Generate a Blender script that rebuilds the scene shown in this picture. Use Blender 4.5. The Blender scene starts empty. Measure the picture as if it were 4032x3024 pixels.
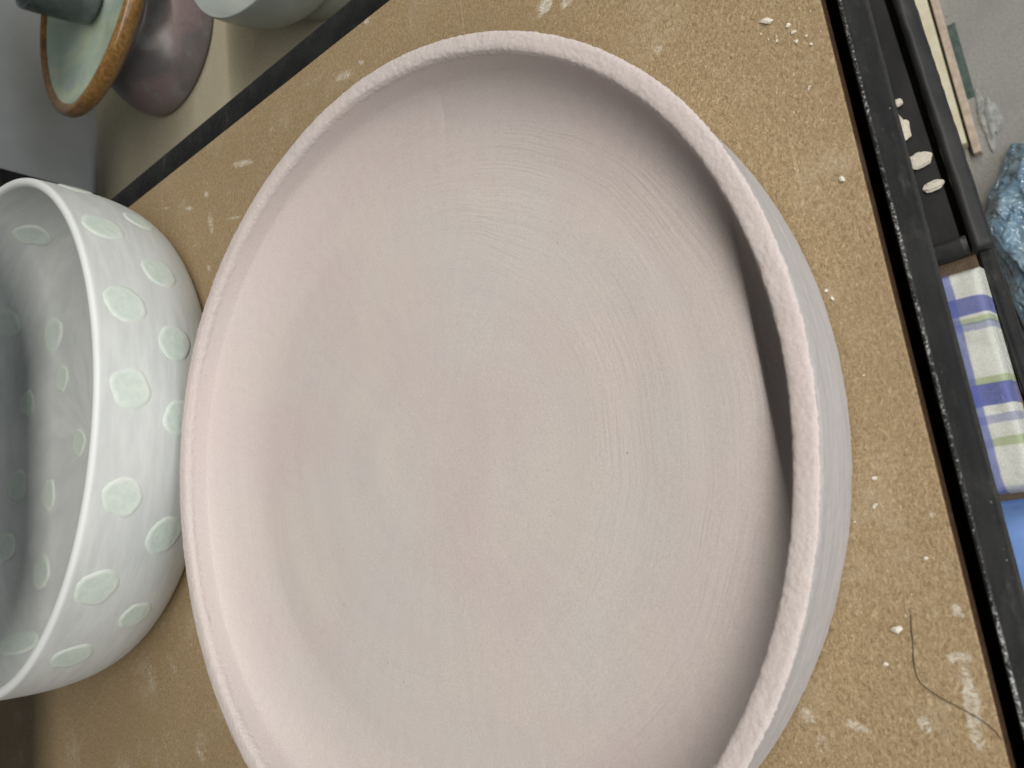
import bpy, bmesh, math, random
import numpy as np
from mathutils import Matrix, Vector, noise

random.seed(7)
sc = bpy.context.scene
col = sc.collection
PI = math.pi

# ------------------------------------------------------------------ camera
# world: X runs along the shelf front, Y points out of the shelf towards the room, Z up; shelf board top is z = 0
cd = bpy.data.cameras.new('camera')
cam = bpy.data.objects.new('camera', cd)
col.objects.link(cam)
cam.matrix_world = Matrix((( 0.12679, -0.96847, 0.21461, 0.04923),
                           ( 0.76630,  0.23302, 0.59880, 0.24510),
                           (-0.62989,  0.08852, 0.77162, 0.26015),
                           (0, 0, 0, 1)))
cd.sensor_width = 36.0
cd.lens = 27.02
cd.clip_start = 0.01
cd.clip_end = 50
cd.dof.use_dof = True
cd.dof.focus_distance = 0.36
cd.dof.aperture_fstop = 16
sc.camera = cam

# ------------------------------------------------------------------ world and lamps
w = bpy.data.worlds.new('World')
sc.world = w
w.use_nodes = True
bg = w.node_tree.nodes['Background']
bg.inputs[0].default_value = (0.93, 0.97, 1.0, 1)
bg.inputs[1].default_value = 0.045

def lamp(name, loc, target, sx, sy, power, color, along=Vector((1, 0, 0))):
    l = bpy.data.lights.new(name, 'AREA')
    l.shape = 'RECTANGLE'; l.size = sx; l.size_y = sy
    l.energy = power; l.color = color
    o = bpy.data.objects.new(name, l)
    col.objects.link(o)
    z = (Vector(loc) - Vector(target)).normalized()
    x = (along - z * along.dot(z)).normalized()
    y = z.cross(x)
    o.matrix_world = Matrix((x, y, z)).transposed().to_4x4()
    o.location = loc
    return o
lamp('ceiling_tube_row', (-0.55, 1.14, 1.52), (-0.55, 0, 0), 5.2, 0.050, 74, (1.0, 0.955, 0.89))
lamp('room_fill', (0.2, 2.7, 0.50), (0, 0, 0), 2.6, 1.2, 36, (0.93, 0.97, 1.0))  # added low fill, stands in for light from the rest of the room

sc.view_settings.view_transform = 'Standard'
sc.view_settings.look = 'None'
sc.view_settings.exposure = 0.0
sc.view_settings.gamma = 1.0

# ------------------------------------------------------------------ node helper
class NT:
    def __init__(s, name):
        s.m = bpy.data.materials.new(name); s.m.use_nodes = True
        s.t = s.m.node_tree; s.t.nodes.clear()
        s.out = s.t.nodes.new('ShaderNodeOutputMaterial')
        s.b = s.t.nodes.new('ShaderNodeBsdfPrincipled')
        s.t.links.new(s.b.outputs[0], s.out.inputs[0])
    def put(s, sock, v):
        if hasattr(v, 'is_linked'): s.t.links.new(v, sock)
        elif v is not None:
            if sock.type == 'RGBA' and len(v) == 3: v = (*v, 1)
            sock.default_value = v
    def node(s, typ, outi=0, **kw):
        n = s.t.nodes.new(typ)
        for k, v in kw.items():
            if k.startswith('i_'):
                k2 = k[2:]
                s.put(n.inputs[int(k2)] if k2.isdigit() else n.inputs[k2.replace('_', ' ')], v)
            else: setattr(n, k, v)
        return n.outputs[outi]
    def coord(s, which='Object'):
        n = s.t.nodes.new('ShaderNodeTexCoord'); return n.outputs[which]
    def math(s, op, a, b=None, c=None):
        n = s.t.nodes.new('ShaderNodeMath'); n.operation = op
        for i, v in enumerate((a, b, c)):
            if v is not None: s.put(n.inputs[i], v)
        return n.outputs[0]
    def vmath(s, op, a, b=None):
        n = s.t.nodes.new('ShaderNodeVectorMath'); n.operation = op
        s.put(n.inputs[0], a)
        if b is not None: s.put(n.inputs[1], b)
        return n.outputs['Value'] if op in ('LENGTH', 'DOT_PRODUCT', 'DISTANCE') else n.outputs[0]
    def noise(s, vec, scale, detail=2, rough=0.5, dist=0.0, color=False):
        n = s.t.nodes.new('ShaderNodeTexNoise')
        s.put(n.inputs['Vector'], vec); n.inputs['Scale'].default_value = scale
        n.inputs['Detail'].default_value = detail; n.inputs['Roughness'].default_value = rough
        n.inputs['Distortion'].default_value = dist
        return n.outputs['Color' if color else 'Fac']
    def ramp(s, fac, a, b, lo=0.0, hi=1.0, smooth=True):
        n = s.t.nodes.new('ShaderNodeMapRange')
        if smooth: n.interpolation_type = 'SMOOTHSTEP'
        s.put(n.inputs[0], fac)
        for i, v in zip((1, 2, 3, 4), (a, b, lo, hi)): n.inputs[i].default_value = v
        return n.outputs[0]
    def mix(s, fac, a, b, mode='MIX'):
        n = s.t.nodes.new('ShaderNodeMix'); n.data_type = 'RGBA'; n.blend_type = mode
        s.put(n.inputs[0], fac); s.put(n.inputs[6], a); s.put(n.inputs[7], b)
        return n.outputs[2]
    def sep(s, v):
        n = s.t.nodes.new('ShaderNodeSeparateXYZ'); s.put(n.inputs[0], v); return n.outputs
    def comb(s, x, y, z):
        n = s.t.nodes.new('ShaderNodeCombineXYZ')
        for i, v in enumerate((x, y, z)): s.put(n.inputs[i], v)
        return n.outputs[0]
    def bump(s, h, strength, dist, prev=None):
        n = s.t.nodes.new('ShaderNodeBump')
        s.put(n.inputs['Strength'], strength); n.inputs['Distance'].default_value = dist
        s.put(n.inputs['Height'], h)
        if prev is not None: s.put(n.inputs['Normal'], prev)
        return n.outputs[0]
    def fin(s, color=None, rough=None, normal=None, **kw):
        if color is not None: s.put(s.b.inputs['Base Color'], color)
        if rough is not None: s.put(s.b.inputs['Roughness'], rough)
        if normal is not None: s.put(s.b.inputs['Normal'], normal)
        for k, v in kw.items(): s.put(s.b.inputs[k.replace('_', ' ')], v)
        return s.m

# ------------------------------------------------------------------ object helpers
def tag(o, label=None, cat=None, group=None, kind=None):
    if label: o['label'] = label
    if cat: o['category'] = cat
    if group: o['group'] = group
    if kind: o['kind'] = kind
    return o
def link(name, me, mat, parent=None, loc=None):
    o = bpy.data.objects.new(name, me); col.objects.link(o)
    if mat is not None and not me.materials: me.materials.append(mat)
    if parent: o.parent = parent
    if loc: o.location = loc
    return o
def empty(name, loc=(0, 0, 0)):
    o = bpy.data.objects.new(name, None); col.objects.link(o); o.location = loc
    o.empty_display_size = 0.05
    return o
def mesh(name, V, F, smooth=False):
    me = bpy.data.meshes.new(name); me.from_pydata([tuple(v) for v in V], [], F); me.update()
    if smooth: me.polygons.foreach_set('use_smooth', [True] * len(me.polygons))
    return me
def box_mesh(name, lo, hi, bevel=0.0, seg=2):
    bm = bmesh.new(); bmesh.ops.create_cube(bm, size=1)
    for v in bm.verts:
        for i in range(3): v.co[i] = lo[i] + (v.co[i] + 0.5) * (hi[i] - lo[i])
    if bevel: bmesh.ops.bevel(bm, geom=bm.edges[:], offset=bevel, segments=seg, affect='EDGES', profile=0.6)
    me = bpy.data.meshes.new(name); bm.to_mesh(me); bm.free()
    return me
def extrude_profile(name, prof, u0, u1, n=60, jitter=0.0, smooth=True):
    """closed (y, z) profile swept along X"""
    V, F = [], []; m = len(prof)
    for i in range(n + 1):
        u = u0 + (u1 - u0) * i / n
        for k, (y, z) in enumerate(prof):
            j = jitter * noise.noise(Vector((u * 140, k * 3.1, 0)))
            V.append((u, y + j, z + j))
    for i in range(n):
        for k in range(m):
            a = i * m + k; b = i * m + (k + 1) % m
            F.append((a, b, b + m, a + m))
    F.append(tuple(range(m - 1, -1, -1))); F.append(tuple(n * m + k for k in range(m)))
    return mesh(name, V, F, smooth)
def spline(pts, per=8):
    """Catmull-Rom samples through (r, z) points"""
    P = np.array(pts, float); P = np.vstack([2 * P[0] - P[1], P, 2 * P[-1] - P[-2]]); out = []
    for i in range(1, len(P) - 2):
        p0, p1, p2, p3 = P[i - 1:i + 3]
        for t in np.linspace(0, 1, per, endpoint=False):
            out.append(0.5 * (2 * p1 + (p2 - p0) * t + (2 * p0 - 5 * p1 + 4 * p2 - p3) * t * t + (3 * p1 - p0 - 3 * p2 + p3) * t ** 3))
    out.append(P[-2]); return np.array(out)
def lathe(name, prof, n=256, fn=None):
    """surface of revolution; first and last point on the axis are closed with a fan"""
    prof = [tuple(p) for p in prof]
    c0 = prof[0][0] < 1e-6; c1 = prof[-1][0] < 1e-6
    rings = prof[1 if c0 else 0:len(prof) - (1 if c1 else 0)]
    V, F = [], []
    for k, (r, z) in enumerate(rings):
        for i in range(n):
            a = 2 * PI * i / n
            rr, zz = (r, z) if fn is None else fn(r, z, a, k)
            V.append((rr * math.cos(a), rr * math.sin(a), zz))
    for k in range(len(rings) - 1):
        for i in range(n):
            j = (i + 1) % n
            F.append((k * n + i, k * n + j, (k + 1) * n + j, (k + 1) * n + i))
    if c0:
        V.append((0, 0, prof[0][1])); c = len(V) - 1
        F += [(c, (i + 1) % n, i) for i in range(n)]
    if c1:
        V.append((0, 0, prof[-1][1])); c = len(V) - 1; b = (len(rings) - 1) * n
        F += [(c, b + i, b + (i + 1) % n) for i in range(n)]
    return mesh(name, V, F, True)

# ------------------------------------------------------------------ materials
def mdf_material(name, base, dark, light, stains=()):
    N = NT(name); p = N.coord()
    n1 = N.noise(p, 1300, 3, 0.7)
    n2 = N.noise(p, 600, 3, 0.6, 0.5)
    n3 = N.noise(p, 9, 3, 0.55)
    c = N.mix(N.ramp(n1, 0.30, 0.68), tuple(x * 0.80 for x in dark), base)
    c = N.mix(N.ramp(n2, 0.45, 0.78, 0, 0.50), c, light)
    c = N.mix(N.ramp(n2, 0.28, 0.42, 0.45, 0), c, tuple(x * 0.45 for x in dark))
    # pale and dark fibres lying in every direction
    warp = N.vmath('SCALE', N.vmath('SUBTRACT', N.noise(p, 300, 1, 0.5, color=True), (0.5, 0.5, 0.5)))
    warp.node.inputs['Scale'].default_value = 0.004
    pw = N.vmath('ADD', p, warp)
    for k, (sc_, ang) in enumerate(((400, 0.5), (340, 1.6), (460, 2.6))):
        mp = N.node('ShaderNodeMapping', i_0=pw, i_1=(k * 1.3, 0, 0), i_2=(0, 0, ang), i_3=(1, 5, 1))
        f = N.noise(mp, sc_, 1, 0.4)
        c = N.mix(N.ramp(f, 0.63, 0.74, 0, 0.65), c, light)
        c = N.mix(N.ramp(f, 0.26, 0.36, 0.55, 0), c, tuple(x * 0.45 for x in dark))
    c = N.mix(N.ramp(n3, 0.35, 0.7, 0, 0.40), c, tuple(x * 0.68 for x in base))
    c = N.mix(N.ramp(N.noise(N.vmath('ADD', p, (7, 3, 0)), 26, 4, 0.7), 0.52, 0.75, 0, 0.22), c, (0.55, 0.50, 0.40))
    for ang, off in ((0.85, 0.0), (2.2, 3.0)):   # long fine scratches
        mp = N.node('ShaderNodeMapping', i_0=p, i_1=(off, off, 0), i_2=(0, 0, ang), i_3=(9, 420, 1))
        c = N.mix(N.ramp(N.noise(mp, 1.0, 1, 0.5, 0.3), 0.735, 0.77, 0, 0.40), c, light)
    rough = 0.72
    if stains:
        grit = N.noise(N.node('ShaderNodeMapping', i_0=pw, i_2=(0, 0, 0.25), i_3=(2.6, 1, 1)), 420, 4, 0.85); soft = N.noise(p, 130, 3, 0.6)
        s = N.sep(p); acc = None
        for (x, y, a, b, ang, amt) in stains:
            dx = N.math('SUBTRACT', s[0], x); dy = N.math('SUBTRACT', s[1], y)
            ca, sa = math.cos(ang), math.sin(ang)
            q1 = N.math('ADD', N.math('MULTIPLY', dx, ca / a), N.math('MULTIPLY', dy, sa / a))
            q2 = N.math('ADD', N.math('MULTIPLY', dx, -sa / b), N.math('MULTIPLY', dy, ca / b))
            d = N.math('SQRT', N.math('ADD', N.math('MULTIPLY', q1, q1), N.math('MULTIPLY', q2, q2)))
            m = N.math('MULTIPLY', N.ramp(d, 0.35, 1.25, 1, 0), amt)
            acc = m if acc is None else N.math('MAXIMUM', acc, m)
        k = N.math('ADD', N.math('ADD', N.math('MULTIPLY', grit, 1.3), N.math('MULTIPLY', soft, 0.4)), N.math('MULTIPLY', acc, 0.48))
        k = N.math('MULTIPLY', N.ramp(k, 1.12, 1.48), N.ramp(acc, 0.02, 0.45))
        c = N.mix(N.math('MULTIPLY', k, 0.85), c, (0.60, 0.575, 0.50))
    nb = N.bump(n2, 0.30, 0.0006)
    return N.fin(c, rough, nb, Specular_IOR_Level=0.3)

STAINS = [  # x, y, half length, half width, angle, strength: plaster and slip smears on the board
    (0.108, 0.1927, 0.016, 0.0032, -0.07, 1.0), (0.0945, 0.1925, 0.0028, 0.005, 0.1, .9), (0.0816, 0.1951, .003, .002, .3, .9),
    (0.1143, .160, .0065, .0022, 1.2, .9), (.1134, .1794, .004, .003, .4, .95), (.121, .1481, .006, .004, .2, .7),
    (.1124, .1444, .004, .004, .2, .7), (.0691, .1957, .005, .0025, .1, .6), (.0518, .1945, .005, .002, 0, .55),
    (.096, -.2906, .022, .012, .5, .62), (.1527, -.4145, .04, .022, .3, .6), (.138, -.2302, .016, .01, .2, .7), (.0895, -.2612, .012, .006, .8, .65),
    (.15, -.27, .05, .03, .4, .5), (.165, -.33, .03, .03, .2, .55),
    (-.2165, -.1511, .018, .0035, 1.25, .95), (-.2132, -.1956, .005, .003, .9, .95), (-.2121, -.2181, .008, .002, 1.2, .9),
    (-.2246, -.2489, .006, .0018, 1.2, .8), (-.2249, -.0471, .012, .004, 1.3, .85), (-.2241, -.1178, .006, .004, .3, .75),
    (-.2475, -.0247, .004, .003, .3, .9), (-.2254, -.032, .004, .002, 1.0, .9), (-.1872, .0895, .006, .008, .4, .95),
    (-.1823, .1008, .004, .006, .3, .95), (-.1374, .138, .003, .003, .2, .8), (-.191, -.1922, .014, .005, .15, .85),
    (-.1837, -.1641, .014, .0018, 1.3, .8), (-.1601, -.1969, .006, .003, 1.0, .8), (-.236, -.075, .02, .006, 1.3, .55), (-.20, -.08, .014, .004, 1.4, .6)]
M = {}
M['mdf'] = mdf_material('mdf', (0.350, 0.258, 0.145), (0.268, 0.188, 0.098), (0.49, 0.385, 0.240), STAINS)
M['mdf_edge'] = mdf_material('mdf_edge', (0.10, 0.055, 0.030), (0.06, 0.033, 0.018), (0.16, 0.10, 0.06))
M['beige'] = mdf_material('beige_board', (0.50, 0.46, 0.335), (0.42, 0.38, 0.265), (0.58, 0.54, 0.41))
M['mdf_low'] = mdf_material('brown_board', (0.22, 0.16, 0.11), (0.17, 0.12, 0.08), (0.28, 0.21, 0.14))

def clay_material():
    N = NT('bisque_clay'); p = N.coord(); s = N.sep(p)
    xy = N.comb(s[0], s[1], 0.0)
    r = N.vmath('LENGTH', xy); d = N.vmath('NORMALIZE', xy); ds = N.sep(d)
    wob = N.math('MULTIPLY', N.math('SUBTRACT', N.noise(p, 14, 2), 0.5), 0.012)
    rw = N.math('ADD', r, wob)
    v1 = N.comb(N.math('MULTIPLY', rw, 560), N.math('MULTIPLY', ds[0], 2.2), N.math('MULTIPLY', ds[1], 2.2))
    v2 = N.comb(N.math('MULTIPLY', rw, 130), N.math('MULTIPLY', ds[0], 1.3), N.math('MULTIPLY', ds[1], 1.3))
    lines = N.noise(v1, 1.0, 3, 0.65)
    bands = N.noise(v2, 1.0, 2, 0.5)
    patch = N.ramp(N.noise(p, 16, 2, 0.5), 0.38, 0.68)
    zone = N.math('MULTIPLY', N.ramp(r, 0.065, 0.115), N.ramp(r, 0.150, 0.166, 1, 0.25))
    # the throwing marks are crispest towards the lit front of the floor
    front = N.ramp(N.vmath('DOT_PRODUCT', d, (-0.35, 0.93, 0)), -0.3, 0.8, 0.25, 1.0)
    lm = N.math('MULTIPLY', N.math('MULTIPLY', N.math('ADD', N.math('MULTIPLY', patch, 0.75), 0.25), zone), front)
    grain = N.noise(p, 1500, 3, 0.7); grit = N.noise(p, 520, 3, 0.6); cloud = N.noise(p, 11, 3, 0.5); cloud2 = N.noise(N.vmath('ADD', p, (5, 2, 1)), 17, 3, 0.5)
    pink, grey, buff = (0.580, 0.512, 0.500), (0.572, 0.540, 0.522), (0.600, 0.548, 0.510)
    c = N.mix(N.ramp(cloud, 0.38, 0.62), pink, grey)
    c = N.mix(N.ramp(cloud2, 0.42, 0.66, 0, 0.7), c, buff)
    c = N.mix(N.ramp(r, 0.105, 0.172, 0, 0.55), c, pink)
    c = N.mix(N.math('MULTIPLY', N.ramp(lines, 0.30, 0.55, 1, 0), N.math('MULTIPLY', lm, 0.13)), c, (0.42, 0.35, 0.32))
    c = N.mix(N.math('MULTIPLY', N.ramp(bands, 0.35, 0.65), 0.04), c, (0.70, 0.64, 0.60))
    c = N.mix(N.ramp(grain, 0.3, 0.66, 0.26, 0.0), c, (0.30, 0.25, 0.23))
    # few dark pinhole specks, colour only
    vo = N.node('ShaderNodeTexVoronoi', 0, feature='F1', i_Vector=p, i_Scale=110.0)
    rnd = N.node('ShaderNodeTexVoronoi', 1, feature='F1', i_Vector=p, i_Scale=110.0)
    pick = N.ramp(N.sep(rnd)[0], 0.86, 0.87)
    c = N.mix(N.math('MULTIPLY', N.math('MULTIPLY', N.ramp(vo, 0.030, 0.055, 1, 0), pick), 0.5), c, (0.16, 0.12, 0.10))
    # outside wall: scraped clay, its dimmer shading put into the colour
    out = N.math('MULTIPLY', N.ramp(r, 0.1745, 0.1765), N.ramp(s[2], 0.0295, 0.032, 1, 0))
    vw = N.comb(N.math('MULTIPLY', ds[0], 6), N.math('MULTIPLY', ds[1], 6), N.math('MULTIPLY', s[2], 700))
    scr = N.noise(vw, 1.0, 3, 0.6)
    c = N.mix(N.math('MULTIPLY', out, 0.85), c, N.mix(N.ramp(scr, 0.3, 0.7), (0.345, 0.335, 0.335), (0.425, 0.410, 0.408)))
    h = N.math('ADD', N.math('MULTIPLY', lines, lm), N.math('MULTIPLY', bands, N.ramp(r, 0.03, 0.11, 0.10, 0.4)))
    rimm = N.ramp(s[2], 0.0300, 0.0325)
    nb = N.bump(h, 0.50, 0.0011)
    nb = N.bump(N.math('MULTIPLY', N.noise(p, 420, 4, 0.7), N.math('MULTIPLY', rimm, N.ramp(N.noise(p, 22, 2), 0.35, 0.65, 0.25, 1.0))), 0.42, 0.0012, nb)
    nb = N.bump(N.math('MULTIPLY', scr, out), 0.25, 0.0008, nb)
    nb = N.bump(grit, 0.16, 0.0006, nb)
    nb = N.bump(grain, 0.30, 0.0004, nb)
    return N.fin(c, 0.88, nb, Specular_IOR_Level=0.12)
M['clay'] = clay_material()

def bowl_material():
    N = NT('white_slip'); p = N.coord(); s = N.sep(p)
    d = N.sep(N.vmath('NORMALIZE', N.comb(s[0], s[1], 0.0)))
    r = N.vmath('LENGTH', N.comb(s[0], s[1], 0.0))
    v = N.comb(N.math('MULTIPLY', d[0], 5), N.math('MULTIPLY', d[1], 5), N.math('ADD', N.math('MULTIPLY', s[2], 170), N.math('MULTIPLY', r, 25)))
    st = N.noise(v, 1.0, 4, 0.6); cl = N.noise(p, 14, 3)
    c = N.mix(N.ramp(st, 0.35, 0.68), (0.495, 0.522, 0.518), (0.565, 0.592, 0.585))
    c = N.mix(N.ramp(cl, 0.4, 0.65, 0, 0.35), c, (0.535, 0.545, 0.54))
    c = N.mix(N.ramp(s[2], 0.077, 0.0795, 0, 0.7), c, (0.70, 0.725, 0.725))
    nb = N.bump(st, 0.15, 0.0010); nb = N.bump(N.noise(p, 900, 3, 0.6), 0.12, 0.0005, nb)
    return N.fin(c, 0.55, nb, Specular_IOR_Level=0.3)
M['slip'] = bowl_material()

def dot_material():
    N = NT('green_dot'); uv = N.coord('UV'); p = N.coord()
    q = N.vmath('SUBTRACT', uv, (0.56, 0.5, 0)); r = N.vmath('LENGTH', q)
    n = N.noise(p, 260, 4, 0.65)
    edge = N.ramp(N.math('ADD', r, N.math('MULTIPLY', N.math('SUBTRACT', n, 0.5), 0.10)), 0.33, 0.46)
    c = N.mix(N.ramp(n, 0.3, 0.7), (0.490, 0.568, 0.520), (0.560, 0.622, 0.575))
    c = N.mix(N.math('MULTIPLY', edge, N.ramp(N.noise(p, 60, 2), 0.35, 0.6, 0.35, 1.0)), c, (0.600, 0.635, 0.590))
    return N.fin(c, 0.6, N.bump(n, 0.3, 0.0008), Specular_IOR_Level=0.25)
M['dot'] = dot_material()

def steel_material(name, worn):
    N = NT(name); p = N.coord(); s = N.sep(p)
    n = N.noise(p, 500, 4, 0.7); g = N.noise(p, 60, 3)
    c = N.mix(N.ramp(g, 0.4, 0.7), (0.011, 0.0115, 0.012), (0.019, 0.019, 0.018))
    c = N.mix(N.ramp(N.noise(N.node('ShaderNodeMapping', i_0=p, i_3=(1, 3, 1)), 42, 5, 0.75), 0.55, 0.80, 0, 0.28), c, (0.16, 0.15, 0.135))
    c = N.mix(N.ramp(N.noise(N.vmath('ADD', p, (2, 5, 1)), 700, 2, 0.5), 0.74, 0.80, 0, 0.6), c, (0.35, 0.34, 0.31))
    rough = N.ramp(n, 0.3, 0.7, 0.36, 0.62)
    if worn:      # bare metal where the paint has rubbed off the top arris
        zz = N.ramp(s[2], worn[0], worn[1])
        ch = N.ramp(N.math('ADD', N.noise(N.comb(N.math('MULTIPLY', s[0], 1), s[1], s[2]), 1500, 3, 0.7), N.math('MULTIPLY', N.noise(p, 24, 2), 0.6)), 0.80, 1.0)
        k = N.math('MULTIPLY', zz, ch)
        c = N.mix(k, c, (0.62, 0.62, 0.62))
    return N.fin(c, rough, N.bump(n, 0.35, 0.0006), Specular_IOR_Level=0.18)
M['steel'] = steel_material('black_painted_steel', (0.0006, 0.0012))
M['steel_plain'] = steel_material('black_steel', None)

def plain(name, c1, c2, scale, rough=0.6, bump=0.2, bdist=0.001, spec=0.4, **kw):
    N = NT(name); p = N.coord(); n = N.noise(p, scale, 4, 0.6)
    return N.fin(N.mix(N.ramp(n, 0.32, 0.68), c1, c2), rough, N.bump(N.noise(p, scale * 4, 3, 0.6), bump, bdist), Specular_IOR_Level=spec, **kw)
M['wall'] = plain('grey_wall', (0.315, 0.335, 0.34), (0.37, 0.39, 0.395), 9, 0.7, 0.1)
M['tray'] = plain('black_plastic', (0.012, 0.013, 0.014), (0.022, 0.022, 0.022), 30, 0.5, 0.15)
M['chip'] = plain('pale_clay_chip', (0.62, 0.58, 0.48), (0.75, 0.71, 0.62), 400, 0.9, 0.4)
M['cream'] = plain('cream_wood', (0.62, 0.57, 0.40), (0.72, 0.68, 0.52), 60, 0.7, 0.2)
M['pinkwood'] = plain('raw_wood', (0.42, 0.34, 0.27), (0.56, 0.47, 0.38), 70, 0.8, 0.3)
M['bin'] = plain('blue_cloth', (0.105, 0.20, 0.46), (0.15, 0.26, 0.55), 25, 0.85, 0.3)
M['hair'] = plain('dark_hair', (0.04, 0.026, 0.016), (0.065, 0.04, 0.025), 50, 0.5, 0.0)
M['cup'] = plain('slate_glaze', (0.05, 0.065, 0.065), (0.10, 0.12, 0.12), 45, 0.22, 0.1)
M['sage'] = plain('sage_glaze', (0.24, 0.265, 0.245), (0.30, 0.325, 0.30), 20, 0.30, 0.08, 0.001, 0.5)
M['sage_foot'] = plain('sage_glaze_thin', (0.20, 0.21, 0.18), (0.26, 0.27, 0.235), 30, 0.4, 0.1)
M['scrap'] = plain('dark_green_cloth', (0.05, 0.075, 0.07), (0.085, 0.11, 0.10), 120, 0.9, 0.4)
M['dust'] = plain('grey_dust', (0.22, 0.23, 0.22), (0.38, 0.39, 0.37), 90, 0.95, 0.5)

def concrete():
    N = NT('concrete'); p = N.coord()
    n = N.noise(p, 300, 4, 0.7); m = N.noise(p, 14, 4, 0.6); k = N.noise(p, 55, 3, 0.6)
    c = N.mix(N.ramp(n, 0.3, 0.7), (0.250, 0.248, 0.228), (0.330, 0.328, 0.305))
    c = N.mix(N.ramp(m, 0.4, 0.7, 0, 0.5), c, (0.230, 0.230, 0.21))
    c = N.mix(N.ramp(k, 0.66, 0.75, 0, 0.75), c, (0.07, 0.068, 0.06))
    c = N.mix(N.ramp(N.noise(N.vmath('ADD', p, (3, 1, 0)), 70, 3), 0.70, 0.76, 0, 0.5), c, (0.34, 0.34, 0.31))
    return N.fin(c, 0.8, N.bump(n, 0.3, 0.001))
M['concrete'] = concrete()

def plaid():
    N = NT('plaid_cloth'); p = N.coord(); s = N.sep(p)
    wx = N.math('ADD', s[0], N.math('MULTIPLY', N.noise(p, 30, 2), 0.006))
    wy = N.math('ADD', s[1], N.math('MULTIPLY', N.noise(N.vmath('ADD', p, (2, 0, 0)), 30, 2), 0.006))
    def band(x, c0, w_): return N.ramp(N.math('ABSOLUTE', N.math('SUBTRACT', x, c0 + 0.003)), w_, w_ + 0.0015, 1, 0)
    c = N.mix(N.ramp(N.noise(p, 800, 2), 0.3, 0.7), (0.48, 0.50, 0.46), (0.58, 0.59, 0.55))
    for x0, w_ in ((-0.058, 0.0015), (-0.019, 0.002), (0.021, 0.002)): c = N.mix(N.math('MULTIPLY', band(wx, x0, w_), 0.7), c, (0.25, 0.32, 0.13))
    c = N.mix(N.math('MULTIPLY', band(wy, 0.156, 0.006), 0.7), c, (0.36, 0.47, 0.16))
    for x0, w_, a in ((-0.068, 0.005, 0.85), (-0.0545, 0.002, 0.5), (-0.010, 0.0065, 0.9), (0.006, 0.002, 0.5)): c = N.mix(N.math('MULTIPLY', band(wx, x0, w_), a), c, (0.055, 0.075, 0.30))
    c = N.mix(N.math('MULTIPLY', band(wy, 0.1735, 0.005), 0.75), c, (0.07, 0.10, 0.36))
    nb = N.bump(N.noise(p, 210, 3, 0.6, 1.6), 1.0, 0.012)
    N.b.inputs['Coat Weight'].default_value = 1.0; N.b.inputs['Coat Roughness'].default_value = 0.05
    N.put(N.b.inputs['Coat Normal'], nb)
    return N.fin(c, 0.8, N.bump(N.noise(p, 1500, 2), 0.2, 0.0005))
M['plaid'] = plaid()

def bagmat():
    N = NT('blue_bag_plastic'); p = N.coord(); n = N.noise(p, 12, 2, 0.5, 0.8)
    c = N.mix(N.ramp(n, 0.35, 0.65), (0.16, 0.27, 0.37), (0.27, 0.39, 0.47))
    N.b.inputs['Coat Weight'].default_value = 1.0; N.b.inputs['Coat Roughness'].default_value = 0.06
    nb = N.bump(N.noise(p, 38, 2, 0.5, 1.5), 0.9, 0.02)
    N.put(N.b.inputs['Coat Normal'], nb)
    return N.fin(c, 0.30, nb)
M['bag'] = bagmat()

def pot_outer():
    N = NT('plum_glaze'); p = N.coord(); s = N.sep(p)
    n = N.noise(p, 22, 3, 0.5, 0.8); k = N.noise(N.vmath('ADD', p, (4, 0, 2)), 28, 3, 0.55); f = N.noise(p, 420, 3, 0.6)
    c = N.mix(N.ramp(n, 0.38, 0.62), (0.135, 0.124, 0.128), (0.205, 0.155, 0.155))
    c = N.mix(N.ramp(k, 0.52, 0.68, 0, 0.75), c, (0.225, 0.255, 0.250))
    c = N.mix(N.ramp(f, 0.3, 0.7, 0.15, 0.0), c, (0.03, 0.025, 0.025))
    return N.fin(c, 0.33, N.bump(f, 0.10, 0.0005), Specular_IOR_Level=0.5)
def pot_dish():
    N = NT('celadon_glaze'); p = N.coord(); n = N.noise(p, 26, 3, 0.5, 0.6); k = N.noise(N.vmath('ADD', p, (1, 5, 0)), 34, 3); f = N.noise(p, 500, 3)
    c = N.mix(N.ramp(n, 0.35, 0.65), (0.34, 0.44, 0.365), (0.45, 0.51, 0.37))
    c = N.mix(N.ramp(k, 0.50, 0.68, 0, 0.6), c, (0.31, 0.375, 0.41))
    c = N.mix(N.ramp(f, 0.68, 0.74, 0, 0.7), c, (0.06, 0.09, 0.09))
    return N.fin(c, 0.25, N.bump(f, 0.08, 0.0005))
def pot_rim():
    N = NT('amber_rim_glaze'); p = N.coord(); f = N.noise(p, 300, 3, 0.6); n = N.noise(p, 40, 3)
    c = N.mix(N.ramp(f, 0.3, 0.7), (0.150, 0.075, 0.020), (0.290, 0.160, 0.050))
    c = N.mix(N.ramp(n, 0.55, 0.72, 0, 0.6), c, (0.09, 0.045, 0.03))
    return N.fin(c, 0.28, N.bump(f, 0.15, 0.0006))
M['plum'], M['celadon'], M['amber'] = pot_outer(), pot_dish(), pot_rim()

# ------------------------------------------------------------------ setting
tag(link('floor', mesh('floor', [(-2.5, -1.2, -0.8), (2.5, -1.2, -0.8), (2.5, 2.5, -0.8), (-2.5, 2.5, -0.8)], [(0, 1, 2, 3)]), M['concrete']), kind='structure')
tag(link('wall', mesh('wall', [(-2.5, -0.66, -0.8), (2.5, -0.66, -0.8), (2.5, -0.66, 1.9), (-2.5, -0.66, 1.9)], [(0, 1, 2, 3)]), M['wall']), kind='structure')

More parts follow.
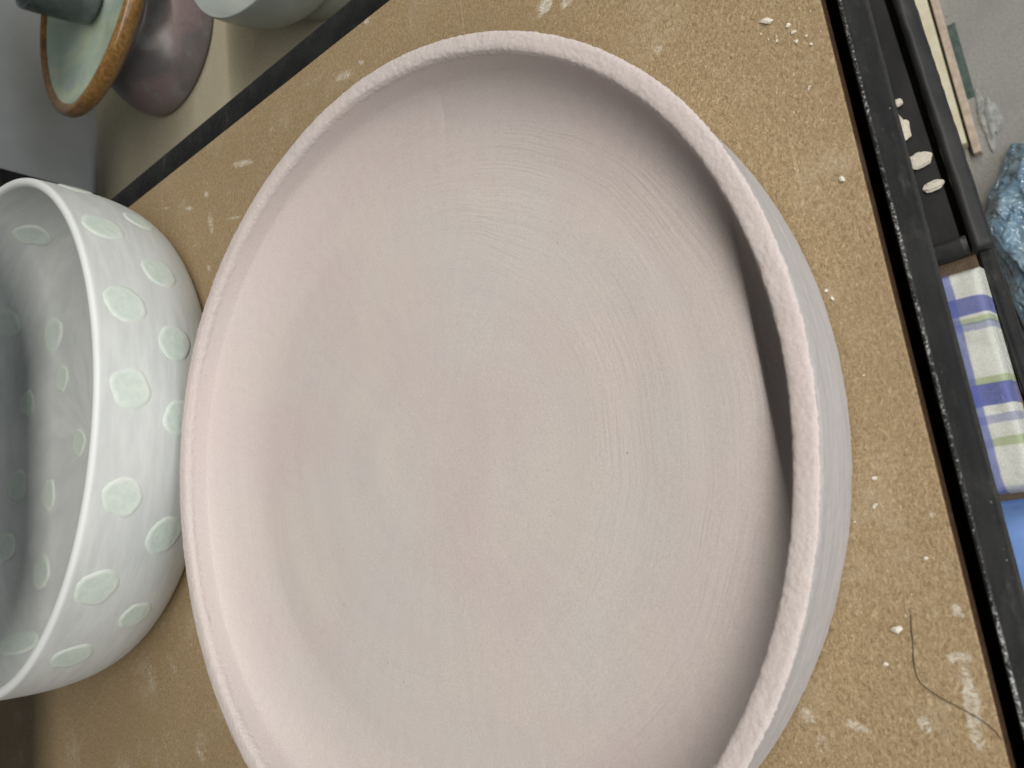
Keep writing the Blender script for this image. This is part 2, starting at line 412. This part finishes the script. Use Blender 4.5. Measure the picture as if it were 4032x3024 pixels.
# ------------------------------------------------------------------ shelving
TURN = Matrix.Translation((-0.29, 0.194, 0)) @ Matrix.Rotation(0.036, 4, 'Z') @ Matrix.Translation((0.29, -0.194, 0))
def turned(me): me.transform(TURN); return me
unit = tag(empty('shelving_unit', (0, 0, -0.8)), 'black steel shelving unit with brown fibreboard shelf carrying the two large bowls', 'shelving')
def part(o, parent):
    o.parent = parent; o.matrix_parent_inverse = Matrix.Translation(-Vector(parent.location)); return o
bd = part(link('shelf_board', box_mesh('shelf_board', (-0.2490, -0.622, -0.0125), (0.95, 0.1988, 0.0), 0.0007), M['mdf']), unit)
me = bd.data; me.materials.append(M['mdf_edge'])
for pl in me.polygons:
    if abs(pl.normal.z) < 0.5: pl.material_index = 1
# front beam: upright lip with a rubbed arris, then a rounded shoulder and drop
fb = [(0.1900, -0.0160), (0.1900, -0.0133), (0.2030, -0.0133), (0.2034, -0.0120), (0.2034, -0.0006), (0.2037, 0.0006), (0.2043, 0.0011), (0.2050, 0.0009), (0.2055, 0.0000), (0.2059, -0.0020), (0.2064, -0.0045),
      (0.2072, -0.0072), (0.2082, -0.0092), (0.2092, -0.0104), (0.2098, -0.0114), (0.2101, -0.0130), (0.2101, -0.0210), (0.2090, -0.0225), (0.2080, -0.0160)]
part(link('front_beam', extrude_profile('front_beam', fb, -0.9, 0.95, 400, 0.00012), M['steel']), unit)
sb = [(0.2500, -0.040), (0.2502, -0.0042), (0.2506, -0.0034), (0.2514, -0.003), (0.2706, -0.003), (0.2716, -0.0034), (0.2720, -0.0046), (0.2720, -0.040)]
sbm = extrude_profile('side_beam', [(-y, z) for y, z in sb][::-1], -0.64, 0.204, 120, 0.0001)
for v in sbm.vertices: v.co = (v.co.y, v.co.x, v.co.z)
sbm.flip_normals()
part(link('side_beam', sbm, M['steel_plain']), unit)
part(link('back_upright', box_mesh('back_upright', (-0.4420, -0.656, -0.8), (-0.400, -0.652, 1.0), 0.0008), M['steel_plain']), unit)
part(link('shelf_board', box_mesh('upper_board', (-0.2490, -0.622, 0.648), (0.95, 0.1988, 0.6605), 0.0007), M['tray']), unit)  # out of view; dark tone chosen to cut light bounced into the bowl
part(link('front_beam', extrude_profile('upper_beam', [(y, z + 0.660) for y, z in fb], -0.9, 0.95, 60), M['steel_plain']), unit)
# lower shelf
part(link('shelf_board', turned(box_mesh('lower_board', (-0.7, -0.55, -0.3325), (0.95, 0.189, -0.320), 0.0007)), M['mdf_low']), unit)
lb = [(0.1900, -0.340), (0.1900, -0.3180), (0.1906, -0.3165), (0.1916, -0.3162), (0.1926, -0.3170), (0.1936, -0.3200), (0.1955, -0.3220), (0.1981, -0.3225), (0.1989, -0.3235), (0.1989, -0.3380), (0.1975, -0.340), (0.1975, -0.345)]
part(link('front_beam', turned(extrude_profile('lower_beam', lb, -0.9, 0.95, 200, 0.0003)), M['steel_plain']), unit)

nb = tag(empty('shelving_unit', (-0.6, 0, -0.8)), 'neighbouring shelf with pale beige board holding the glazed pots', 'shelving')
part(link('shelf_board', box_mesh('beige_board', (-0.95, -0.640, -0.132), (-0.2735, 0.198, -0.120), 0.0012), M['beige']), nb)
part(link('shelf_board', box_mesh('upper_dark_board', (-0.95, -0.622, 0.648), (-0.2735, 0.1988, 0.6605), 0.0007), M['tray']), nb)  # also unseen; dark rather than beige to keep bounced light down

# ------------------------------------------------------------------ the big unglazed bowl
po = spline([(0.150, 0.0012), (0.166, 0.0010), (0.1768, 0.0014), (0.1784, 0.0036), (0.1784, 0.012), (0.1785, 0.021), (0.1789, 0.0275)], 5)
prim = spline([(0.1789, 0.0275), (0.1792, 0.0318), (0.1806, 0.0331), (0.1806, 0.0346), (0.1792, 0.0353), (0.1768, 0.0354), (0.1745, 0.0352), (0.1730, 0.0345), (0.1722, 0.0328)], 6)
pin = spline([(0.1722, 0.0328), (0.1720, 0.0285), (0.1714, 0.0230), (0.1700, 0.0172), (0.1662, 0.0128), (0.1590, 0.0104), (0.1470, 0.0094), (0.1300, 0.0088), (0.105, 0.0082), (0.06, 0.0078), (0.02, 0.0076)], 7)
prof = [(0, 0.0012)] + [tuple(p) for p in po] + [tuple(p) for p in prim[1:]] + [tuple(p) for p in pin[1:]] + [(0, 0.0076)]
n_out = len(po); n_rim = n_out + len(prim) - 1
AZ_T = [0, 20, 40, 60, 80, 100, 120, 140, 160, 180, 200, 220, 240, 260, 280, 300, 320, 340, 360]
DR_T = [.0012, .0012, .0012, .0001, -.0010, -.0004, .0005, .0000, -.0002, -.0004, -.0010, .0006, .0012, -.0004, -.0014, -.0006, .0010, .0012, .0012]
def clay_fn(r, z, a, k):
    ca, sa = math.cos(a), math.sin(a)
    P = Vector((r * ca, r * sa, z))
    dr = dz = 0.0
    # slow out-of-round of a hand-thrown piece
    hz = min(1, max(0, (z - 0.012) / 0.02)) * min(1, max(0, (r - 0.15) / 0.02))
    dr += hz * float(np.interp(math.degrees(a) % 360, AZ_T, DR_T))
    if k < n_out: dr += (1 - hz) * 0.0011 * math.cos(a - 1.05)
    if z > 0.02: dz += 0.0009 * noise.noise(Vector((ca * 1.7, sa * 1.7, 4.0))) * (z - 0.02) / 0.015
    if n_out - 2 <= k <= n_rim + 2:
        t = (k - n_out) / max(1, n_rim - n_out)
        rough = 0.00020 * noise.noise(P * 260) + 0.00022 * noise.noise(P * 620)
        dr += rough; dz += 0.00022 * noise.noise(P * 150 + Vector((9, 0, 0))) + 0.00015 * noise.noise(P * 700)
        # torn, scalloped outer arris on the side near the viewer
        w_ = max(0, math.cos(a - 1.25)) * max(0, 1 - abs(t - 0.18) / 0.22)
        sc_ = 0.6 * abs(noise.noise(Vector((a * 60, 0.3, 0)))) + 1.1 * abs(noise.noise(Vector((a * 230, 2.3, 0))))
        dr -= 0.0017 * w_ * sc_
        # folded lip on the inner arris of the far side
        f_ = max(0, -math.sin(a + 0.55)) * max(0, 1 - abs(t - 0.80) / 0.13)
        dz -= 0.0007 * f_ * max(0, 0.35 + 1.2 * noise.noise(Vector((a * 4, 7, 0))) + 0.3 * noise.noise(Vector((a * 22, 3, 0))))
    elif k < n_out:
        dr += 0.0002 * noise.noise(Vector((ca * 3, sa * 3, z * 900))) + 0.00018 * noise.noise(P * 300)
    else:
        dz += 0.0005 * noise.noise(Vector((r * 60, ca * 0.8, sa * 0.8))) * min(1, r / 0.03)
        dz += 0.00012 * noise.noise(P * 200)
        # the far side sweeps up to the wall in a wider curve
        fw = max(0, -math.sin(a + 0.2)) ** 0.7
        if 0.128 < r < 0.1716: dz += fw * max(0, 0.0088 + 0.0137 * ((r - 0.128) / 0.0432) ** 1.9 - z)
    return r + dr, z + dz
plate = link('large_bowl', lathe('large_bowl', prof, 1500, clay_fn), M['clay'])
tag(plate, 'large shallow pinkish unglazed clay bowl filling the centre of the shelf', 'bowl')

# ------------------------------------------------------------------ spotted bowl behind it
BC = (-0.0775, -0.3536, 0.0)
OUT = [(.150, 0.0006), (.160, .003), (.1665, .009), (.171, .018), (.1738, .028), (.1755, .040), (.1762, .052), (.1760, .066), (.1756, .0780)]
INN = [(.1695, .0780), (.170, .066), (.1700, .05), (.168, .036), (.162, .022), (.150, .0135), (.130, .0095), (.09, .0075), (0, .007)]
bw = tag(empty('spotted_bowl', BC), 'white bowl with raised pale green spots standing behind the pinkish bowl', 'bowl')
bprof = [(0, .0006)] + [tuple(p) for p in spline(OUT, 6)] + [(.1752, .0793), (.1740, .0802), (.1725, .0805), (.1710, .0802), (.1699, .0793)] + [tuple(p) for p in spline(INN, 8)]
bprof[-1] = (0, bprof[-1][1])
def bowl_fn(r, z, a, k):
    ca, sa = math.cos(a), math.sin(a)
    return r + 0.0008 * noise.noise(Vector((ca * 1.5, sa * 1.5, z * 20))), z + (0.0007 * noise.noise(Vector((ca * 2, sa * 2, 5))) if z > 0.05 else 0)
link('bowl_body', lathe('bowl_body', bprof, 360, bowl_fn), M['slip'], bw)
def dot(prof, s0, az, rad, side, seed):
    """a thin raised disc laid on the bowl's surface at arc length s0, azimuth az"""
    P = np.array(prof); S = np.r_[0, np.cumsum(np.hypot(*np.diff(P, axis=0).T))]
    V, F, UV = [], [], []
    nr, na = 7, 36
    def pt(p, q, lift):
        s = min(max(s0 + q, 0), S[-1] - 1e-4)
        r = np.interp(s, S, P[:, 0]); z = np.interp(s, S, P[:, 1])
        r2 = np.interp(s + 1e-3, S, P[:, 0]); z2 = np.interp(s + 1e-3, S, P[:, 1])
        t = np.array([r2 - r, z2 - z]); t /= max(1e-9, np.hypot(*t))
        nrm = np.array([t[1], -t[0]])          # outward for the outside profile (going up); same formula points into the bowl inside (going down)
        a = az + p / max(r, 0.03)
        rr, zz = r + nrm[0] * lift, z + nrm[1] * lift
        ca, sa = math.cos(a), math.sin(a)
        rr += 0.0008 * noise.noise(Vector((ca * 1.5, sa * 1.5, zz * 20)))
        return (rr * ca, rr * sa, zz)
    V.append(pt(0, 0, 0.0007)); UV.append((.5, .5))
    for i in range(1, nr + 1):
        f = i / nr
        lift = 0.0007 + (0.00012 if i == nr - 1 else 0) if i < nr else -0.0004
        f2 = f if i < nr else 1.02
        for j in range(na):
            t = 2 * PI * j / na
            w_ = (0.92 + 0.16 * ((seed * 0.618) % 1)) * (1 + 0.16 * noise.noise(Vector((math.cos(t) * 1.1 + seed * 3, math.sin(t) * 1.1, seed))) + 0.05 * noise.noise(Vector((math.cos(t) * 5, math.sin(t) * 5, seed))))
            V.append(pt(rad * f2 * w_ * math.cos(t), rad * 0.95 * f2 * w_ * math.sin(t), lift)); UV.append((.5 + .5 * f * math.sin(t), .5 + .5 * f * math.cos(t)))
    for j in range(na): F.append((0, 1 + j, 1 + (j + 1) % na))
    for i in range(nr - 1):
        for j in range(na):
            a = 1 + i * na + j; b = 1 + i * na + (j + 1) % na
            F.append((a, a + na, b + na, b))
    me = mesh('spot', V, F, True)
    lay = me.uv_layers.new(name='UVMap')
    for lp in me.loops: lay.data[lp.index].uv = UV[lp.vertex_index]
    bm = bmesh.new(); bm.from_mesh(me); bmesh.ops.recalc_face_normals(bm, faces=bm.faces[:]); bm.to_mesh(me); bm.free()
    link('spot', me, M['dot'], bw)
sd = 0
for s0, az, rad in [(.0781 - .005, 104, .0128), (.0783 - .005, 87, .0130), (.0470, 114, .0120), (.0455, 97, .0122), (.0445, 82, .0120), (.0740, 125, .0130), (.0725, 67, .0125),
                    (.0430, 59, .0120), (.0745, 49, .0128), (.0435, 40, .0118), (.0700, 30, .0125), (.0430, 133, .012), (.0690, 148, .0125)]:
    sd += 1; dot(OUT, s0 , math.radians(az), rad, 1, sd)
for s0, az, rad in [(.0376, -170, .0135), (.0477, -136, .013), (.0988, -144, .0155), (.1398, -135, .012), (.0893, -113, .013), (.1954, -90, .012),
                    (.132, -69, .0135), (.0814, -83, .013), (.059, -65, .013), (.0915, -45, .015), (.0477, -29, .014)]:
    sd += 1; dot(INN, s0, math.radians(az), rad, -1, sd)

# ------------------------------------------------------------------ glazed pots on the neighbouring shelf
BZ = -0.120
PC = (-0.530, -0.445, BZ)
pot = tag(empty('pedestal_dish', PC), 'glazed pedestal dish, plum foot, sage green dish with amber rim, by grey wall', 'dish')
wave = lambda a: 0.003 * math.sin(2 * a + 0.6)
def pfn(r, z, a, k):
    f = max(0, (z - 0.05) / 0.04)
    return r * (1 + 0.012 * math.sin(2 * a) * f), z + wave(a) * f
link('foot', lathe('foot', [(0, .001)] + [tuple(p) for p in spline([(.070, .0006), (.0775, .002), (.0800, .008), (.0795, .020), (.0750, .034), (.0670, .048), (.0600, .0580), (.0585, .0610)], 6)], 160, pfn), M['plum'], pot)
link('dish', lathe('dish', [tuple(p) for p in spline([(.0585, .0605), (.0610, .0630), (.0760, .0690), (.0920, .0745), (.1006, .0785)], 6)], 160, pfn), M['plum'], pot)
link('rim', lathe('rim', [tuple(p) for p in spline([(.1000, .0780), (.1060, .0810), (.1105, .0860), (.1110, .0920), (.1085, .0960), (.1040, .0965), (.0990, .0930)], 6)], 160, pfn), M['amber'], pot)
link('dish_inside', lathe('dish_inside', [tuple(p) for p in spline([(.0993, .0928), (.0900, .0865), (.0760, .0800), (.0560, .0745), (.0400, .0720), (.0200, .0705)], 6)] + [(0, .0705)], 160, pfn), M['celadon'], pot)

cup = tag(link('small_cup', lathe('small_cup', [(0, 0)] + [tuple(p) for p in spline([(.024, 0), (.027, .004), (.030, .020), (.034, .045), (.0355, .058), (.0340, .0590), (.032, .056), (.028, .030), (.022, .008)], 6)] + [(0, .006)], 96), M['cup'], None, (-0.560, -0.470, BZ + 0.0755)),
    'dark slate glazed little cup standing inside the green pedestal dish', 'cup')

sg = tag(empty('sage_bowl', (-0.475, -0.178, BZ)), 'smooth grey-green glazed bowl beside the black beam at the top edge', 'bowl')
link('bowl_body', lathe('bowl_body', [tuple(p) for p in spline([(.030, .012), (.052, .016), (.068, .026), (.078, .044), (.082, .066), (.080, .0675), (.0765, .060), (.070, .040), (.056, .026), (.030, .020)], 7)] + [(0, .0195)], 128), M['sage'], sg).scale = (1.2, 1.2, 1.2)
link('foot_ring', lathe('foot_ring', [(0, .012)] + [tuple(p) for p in spline([(.030, .013), (.050, .0165), (.0555, .0155), (.0550, .004), (.0530, .0005), (.0480, .0005), (.046, .008), (.030, .010)][::1], 4)], 128), M['sage_foot'], sg).scale = (1.2, 1.2, 1.2)

# ------------------------------------------------------------------ things lying below the front edge
tr = tag(empty('black_tray', (-0.4, 0.1, -0.320)), 'black plastic tray on the lower shelf with white chips on it', 'tray')
tb = part(link('tray_base', turned(box_mesh('tray_base', (-0.8, -0.05, -0.3195), (-0.106, 0.1930, -0.3130), 0.002)), M['tray']), tr)
rimp = [(0.1880, -0.3128), (0.1886, -0.3050), (0.1898, -0.3015), (0.1925, -0.3005), (0.1950, -0.3012), (0.1972, -0.3030), (0.1995, -0.3040), (0.2008, -0.3060), (0.2012, -0.3128)]
part(link('tray_rim', turned(extrude_profile('tray_rim', rimp, -0.8, -0.103, 120, 0.0005)), M['tray']), tr)
er = extrude_profile('tray_end_rim', [(y - 0.304, z) for y, z in rimp], -0.05, 0.1878, 60, 0.0005)
for v in er.vertices: v.co = (v.co.y, v.co.x, v.co.z)
er.flip_normals(); turned(er)
part(link('tray_end_rim', er, M['tray']), tr)

def lump(name, size, seed, sub=2, rough=0.35):
    bm = bmesh.new(); bmesh.ops.create_icosphere(bm, subdivisions=sub, radius=1)
    for v in bm.verts:
        k = 1 + rough * noise.noise(v.co * 1.6 + Vector((seed * 3.7, seed, 0)))
        v.co = Vector((v.co.x * size[0], v.co.y * size[1], v.co.z * size[2])) * k
    me = bpy.data.meshes.new(name); bm.to_mesh(me); bm.free(); return me
for i, (x, y, sx, sy, lab) in enumerate([
        (-0.204, 0.1730, .010, .0055, 'ragged pale clay chip on black tray, half under the shelf beam'),
        (-0.178, 0.1790, .0058, .0075, 'broad pale clay chip on black tray, above the thin white one'),
        (-0.157, 0.1835, .0035, .0075, 'thin bright white clay chip nearest the front rim of black tray'),
        (-0.224, 0.1755, .003, .003, 'smallest pale clay chip on black tray, topmost of them')]):
    o = link('clay_chip', lump('clay_chip', (sx, sy, .0018), i + 1, 3, 0.35), M['chip'], None, (x, y, -0.3130 + 0.0018))
    tag(o, lab, 'clay chip', 'clay chips on the black tray')

def slab(name, lo, hi, nx, ny, amp, freq, seed, edge=0.012, sink=0.012):
    """soft-topped bundle: wavy upper face that rolls down at its sides, flat underneath"""
    V, F = [], []
    for i in range(nx + 1):
        for j in range(ny + 1):
            x = lo[0] + (hi[0] - lo[0]) * i / nx; y = lo[1] + (hi[1] - lo[1]) * j / ny
            d = min(x - lo[0], hi[0] - x, y - lo[1], hi[1] - y); t = min(1, d / edge)
            z = lo[2] + (hi[2] - lo[2]) * math.sqrt(max(0, 1 - (1 - t) ** 2))
            z += t * amp * (noise.noise(Vector((x * freq, y * freq, seed))) + 0.5 * noise.noise(Vector((x * freq * 2.7, y * freq * 2.7, seed + 4))))
            V.append((x, y, z))
    for i in range(nx):
        for j in range(ny):
            a = i * (ny + 1) + j; F.append((a, a + ny + 1, a + ny + 2, a + 1))
    nV = len(V); ring = [i * (ny + 1) for i in range(nx + 1)] + [nx * (ny + 1) + j for j in range(1, ny + 1)] + [i * (ny + 1) + ny for i in range(nx - 1, -1, -1)] + [j for j in range(ny - 1, 0, -1)]
    F.append(tuple(ring))
    return mesh(name, V, F, True)
pc = link('plaid_cloth', slab('plaid_cloth', (-0.094, 0.02, -0.3195), (0.052, 0.1985, -0.300), 110, 110, 0.0016, 45, 2, 0.006), M['plaid'])
tag(pc, 'folded blue and white plaid cloth in clear plastic on lower shelf', 'cloth')

bc = link('blue_cloth', slab('blue_cloth', (0.056, -0.05, -0.3195), (0.42, 0.2035, -0.283), 80, 60, 0.004, 16, 5, 0.022), M['bin'])
tag(bc, 'soft plain blue cloth bundle on lower shelf next to the plaid cloth', 'cloth')

# floor: planks, scraps, bag
pk = link('cream_plank', box_mesh('cream_plank', (-1.1, 0.145, -0.8), (-0.365, 0.1775, -0.782), 0.001), M['cream']); tag(pk, 'pale cream painted wooden plank on the concrete floor', 'plank')
pk2 = link('raw_plank', box_mesh('raw_plank', (-1.1, 0.1810, -0.8), (-0.350, 0.1895, -0.786), 0.001), M['pinkwood']); tag(pk2, 'narrow raw wood strip on floor beside the cream plank', 'plank')
sc1 = link('cloth_scrap', slab('cloth_scrap', (-0.53, 0.183, -0.7995), (-0.425, 0.1985, -0.794), 24, 12, 0.002, 60, 3, 0.008), M['scrap']); tag(sc1, 'dark green cloth scrap on floor beside the raw wood strip', 'scrap')
dm = link('dust_clump', lump('dust_clump', (.030, .009, .0028), 8, 4, 0.9), M['dust'], None, (-0.392, 0.2045, -0.7985)); tag(dm, 'pale grey dust and lint on concrete floor above the blue bag', 'dust')
def crumple(name, size, seed):
    bm = bmesh.new(); bmesh.ops.create_icosphere(bm, subdivisions=6, radius=1)
    for v in bm.verts:
        p_ = v.co * 1.9 + Vector((seed, 0.4, 0))
        d_, _ = noise.voronoi(p_ + 0.25 * noise.noise_vector(p_ * 1.5))
        k = 1 + 0.30 * noise.noise(p_ * 0.8) - 0.22 * (d_[1] - d_[0])
        v.co = Vector((v.co.x * size[0], v.co.y * size[1], max(-0.55, v.co.z) * size[2])) * k
    me = bpy.data.meshes.new(name); bm.to_mesh(me); bm.free()
    me.polygons.foreach_set('use_smooth', [True] * len(me.polygons))
    return me
bag = link('plastic_bag', crumple('plastic_bag', (.125, .060, .050), 3.3), M['bag'], None, (-0.225, 0.232, -0.776)); tag(bag, 'crumpled shiny blue plastic bag on the concrete floor', 'bag')

# ------------------------------------------------------------------ small things on the shelf board
CR = [(-0.1249, 0.1800, .0028, 1.9, 'long pale crumb, leftmost of the sprinkling at the upper right of board'),
      (-0.1197, 0.1867, .0018, 1.2, 'pale crumb, topmost of the sprinkling at the upper right of board'),
      (-0.1161, 0.1880, .0016, 1.2, 'pale crumb in the middle of the sprinkling, just under the topmost'),
      (-0.1158, 0.1820, .0015, 1.1, 'small pale crumb below the long one in the sprinkling'),
      (-0.1121, 0.1882, .0018, 1.3, 'larger pale crumb at the foot of the sprinkling on the board'),
      (-0.1123, 0.1917, .0011, 1.1, 'tiny pale speck, upper of two at the right of the sprinkling'),
      (-0.1087, 0.1925, .0012, 1.1, 'tiny pale speck, lower of two at the right of the sprinkling'),
      (-0.0936, 0.1887, .0015, 1.1, 'faint pale crumb alone just below the sprinkling on board'),
      (-0.0575, 0.1921, .0021, 1.2, 'single bright white crumb near board edge, halfway down from the sprinkling'),
      (-0.0222, 0.1797, .0013, 1.1, 'upper of two little crumbs close beside the pinkish bowl wall'),
      (-0.0191, 0.1806, .0014, 1.2, 'lower of two little crumbs close beside the pinkish bowl wall'),
      (0.0080, 0.1848, .0009, 1.0, 'minute pale speck on board, level with the middle of the bowl'),
      (0.0404, 0.1810, .0014, 1.1, 'small crumb just above the white crumb right of the bowl'),
      (0.0489, 0.1793, .0019, 1.3, 'white crumb right of the bowl, under a smaller one'),
      (0.0531, 0.1724, .0008, 1.0, 'minute speck almost touching the pinkish bowl outer wall'),
      (0.0661, 0.1901, .0016, 1.1, 'pale crumb near the black beam, above the dark hair'),
      (0.0860, 0.1776, .0024, 1.7, 'largest white crumb on board, left of the dark hair'),
      (0.0961, 0.1722, .0013, 1.2, 'small pale crumb below the largest white crumb')]
for i, (x, y, r_, el, lab) in enumerate(CR):
    o = link('clay_crumb', lump('clay_crumb', (r_ * 0.45, r_ * el * 0.45, r_ * 0.30), i * 1.7 + 2, 1, 1.1), M['chip'], None, (x, y, r_ * 0.24))
    o.rotation_euler = (0, 0, random.uniform(-1, 1))
    tag(o, lab, 'crumb', 'clay crumbs on the shelf board')
hp = [(0.0819, 0.1825), (0.0886, 0.1815), (0.0960, 0.1804), (0.1008, 0.1807), (0.1047, 0.1841), (0.1084, 0.1900), (0.1124, 0.1956), (0.1164, 0.1985)]
hs = spline(hp, 6); V, F = [], []
for i, (x, y) in enumerate(hs):
    t = hs[min(i + 1, len(hs) - 1)] - hs[max(i - 1, 0)]; t = t / np.hypot(*t); nx_, ny_ = -t[1], t[0]
    rr = 0.00013
    for k in range(5):
        a = 2 * PI * k / 5
        V.append((x + nx_ * rr * math.cos(a), y + ny_ * rr * math.cos(a), 0.00025 + 0.0004 * math.sin(i * 0.4) ** 2 + rr * math.sin(a)))
for i in range(len(hs) - 1):
    for k in range(5):
        a = i * 5 + k; b = i * 5 + (k + 1) % 5; F.append((a, b, b + 5, a + 5))
tag(link('hair', mesh('hair', V, F, True), M['hair']), 'single dark curved hair lying on the board, lower right', 'hair')

# clay powder too fine to count: one scatter of tiny grains over the board
V, F = [], []
rg = random.Random(11)
for i in range(420):
    if i < 260: x, y = rg.uniform(-0.24, 0.16), rg.uniform(0.10, 0.197)
    elif i < 340: x, y = rg.gauss(-0.113, 0.018), rg.gauss(0.186, 0.008)
    else: x, y = rg.uniform(-0.245, 0.2), rg.uniform(-0.30, 0.10)
    if math.hypot(x, y) < 0.186 or y > 0.198 or math.hypot(x + 0.0775, y + 0.3536) < 0.18: continue
    r_ = 0.00010 + 0.00028 * rg.random() ** 3; b0 = len(V); a0 = rg.uniform(0, 6.3); el = rg.uniform(1, 2.2)
    for k in range(3):
        a = a0 + k * 2.1
        V.append((x + r_ * el * math.cos(a) , y + r_ * math.sin(a), 0.00002))
    V.append((x, y, r_ * 0.9)); F += [(b0, b0 + 1, b0 + 3), (b0 + 1, b0 + 2, b0 + 3), (b0 + 2, b0, b0 + 3), (b0 + 2, b0 + 1, b0)]
tag(link('clay_dust', mesh('clay_dust', V, F), M['chip']), 'fine pale clay dust scattered over the brown board', 'dust', kind='stuff')
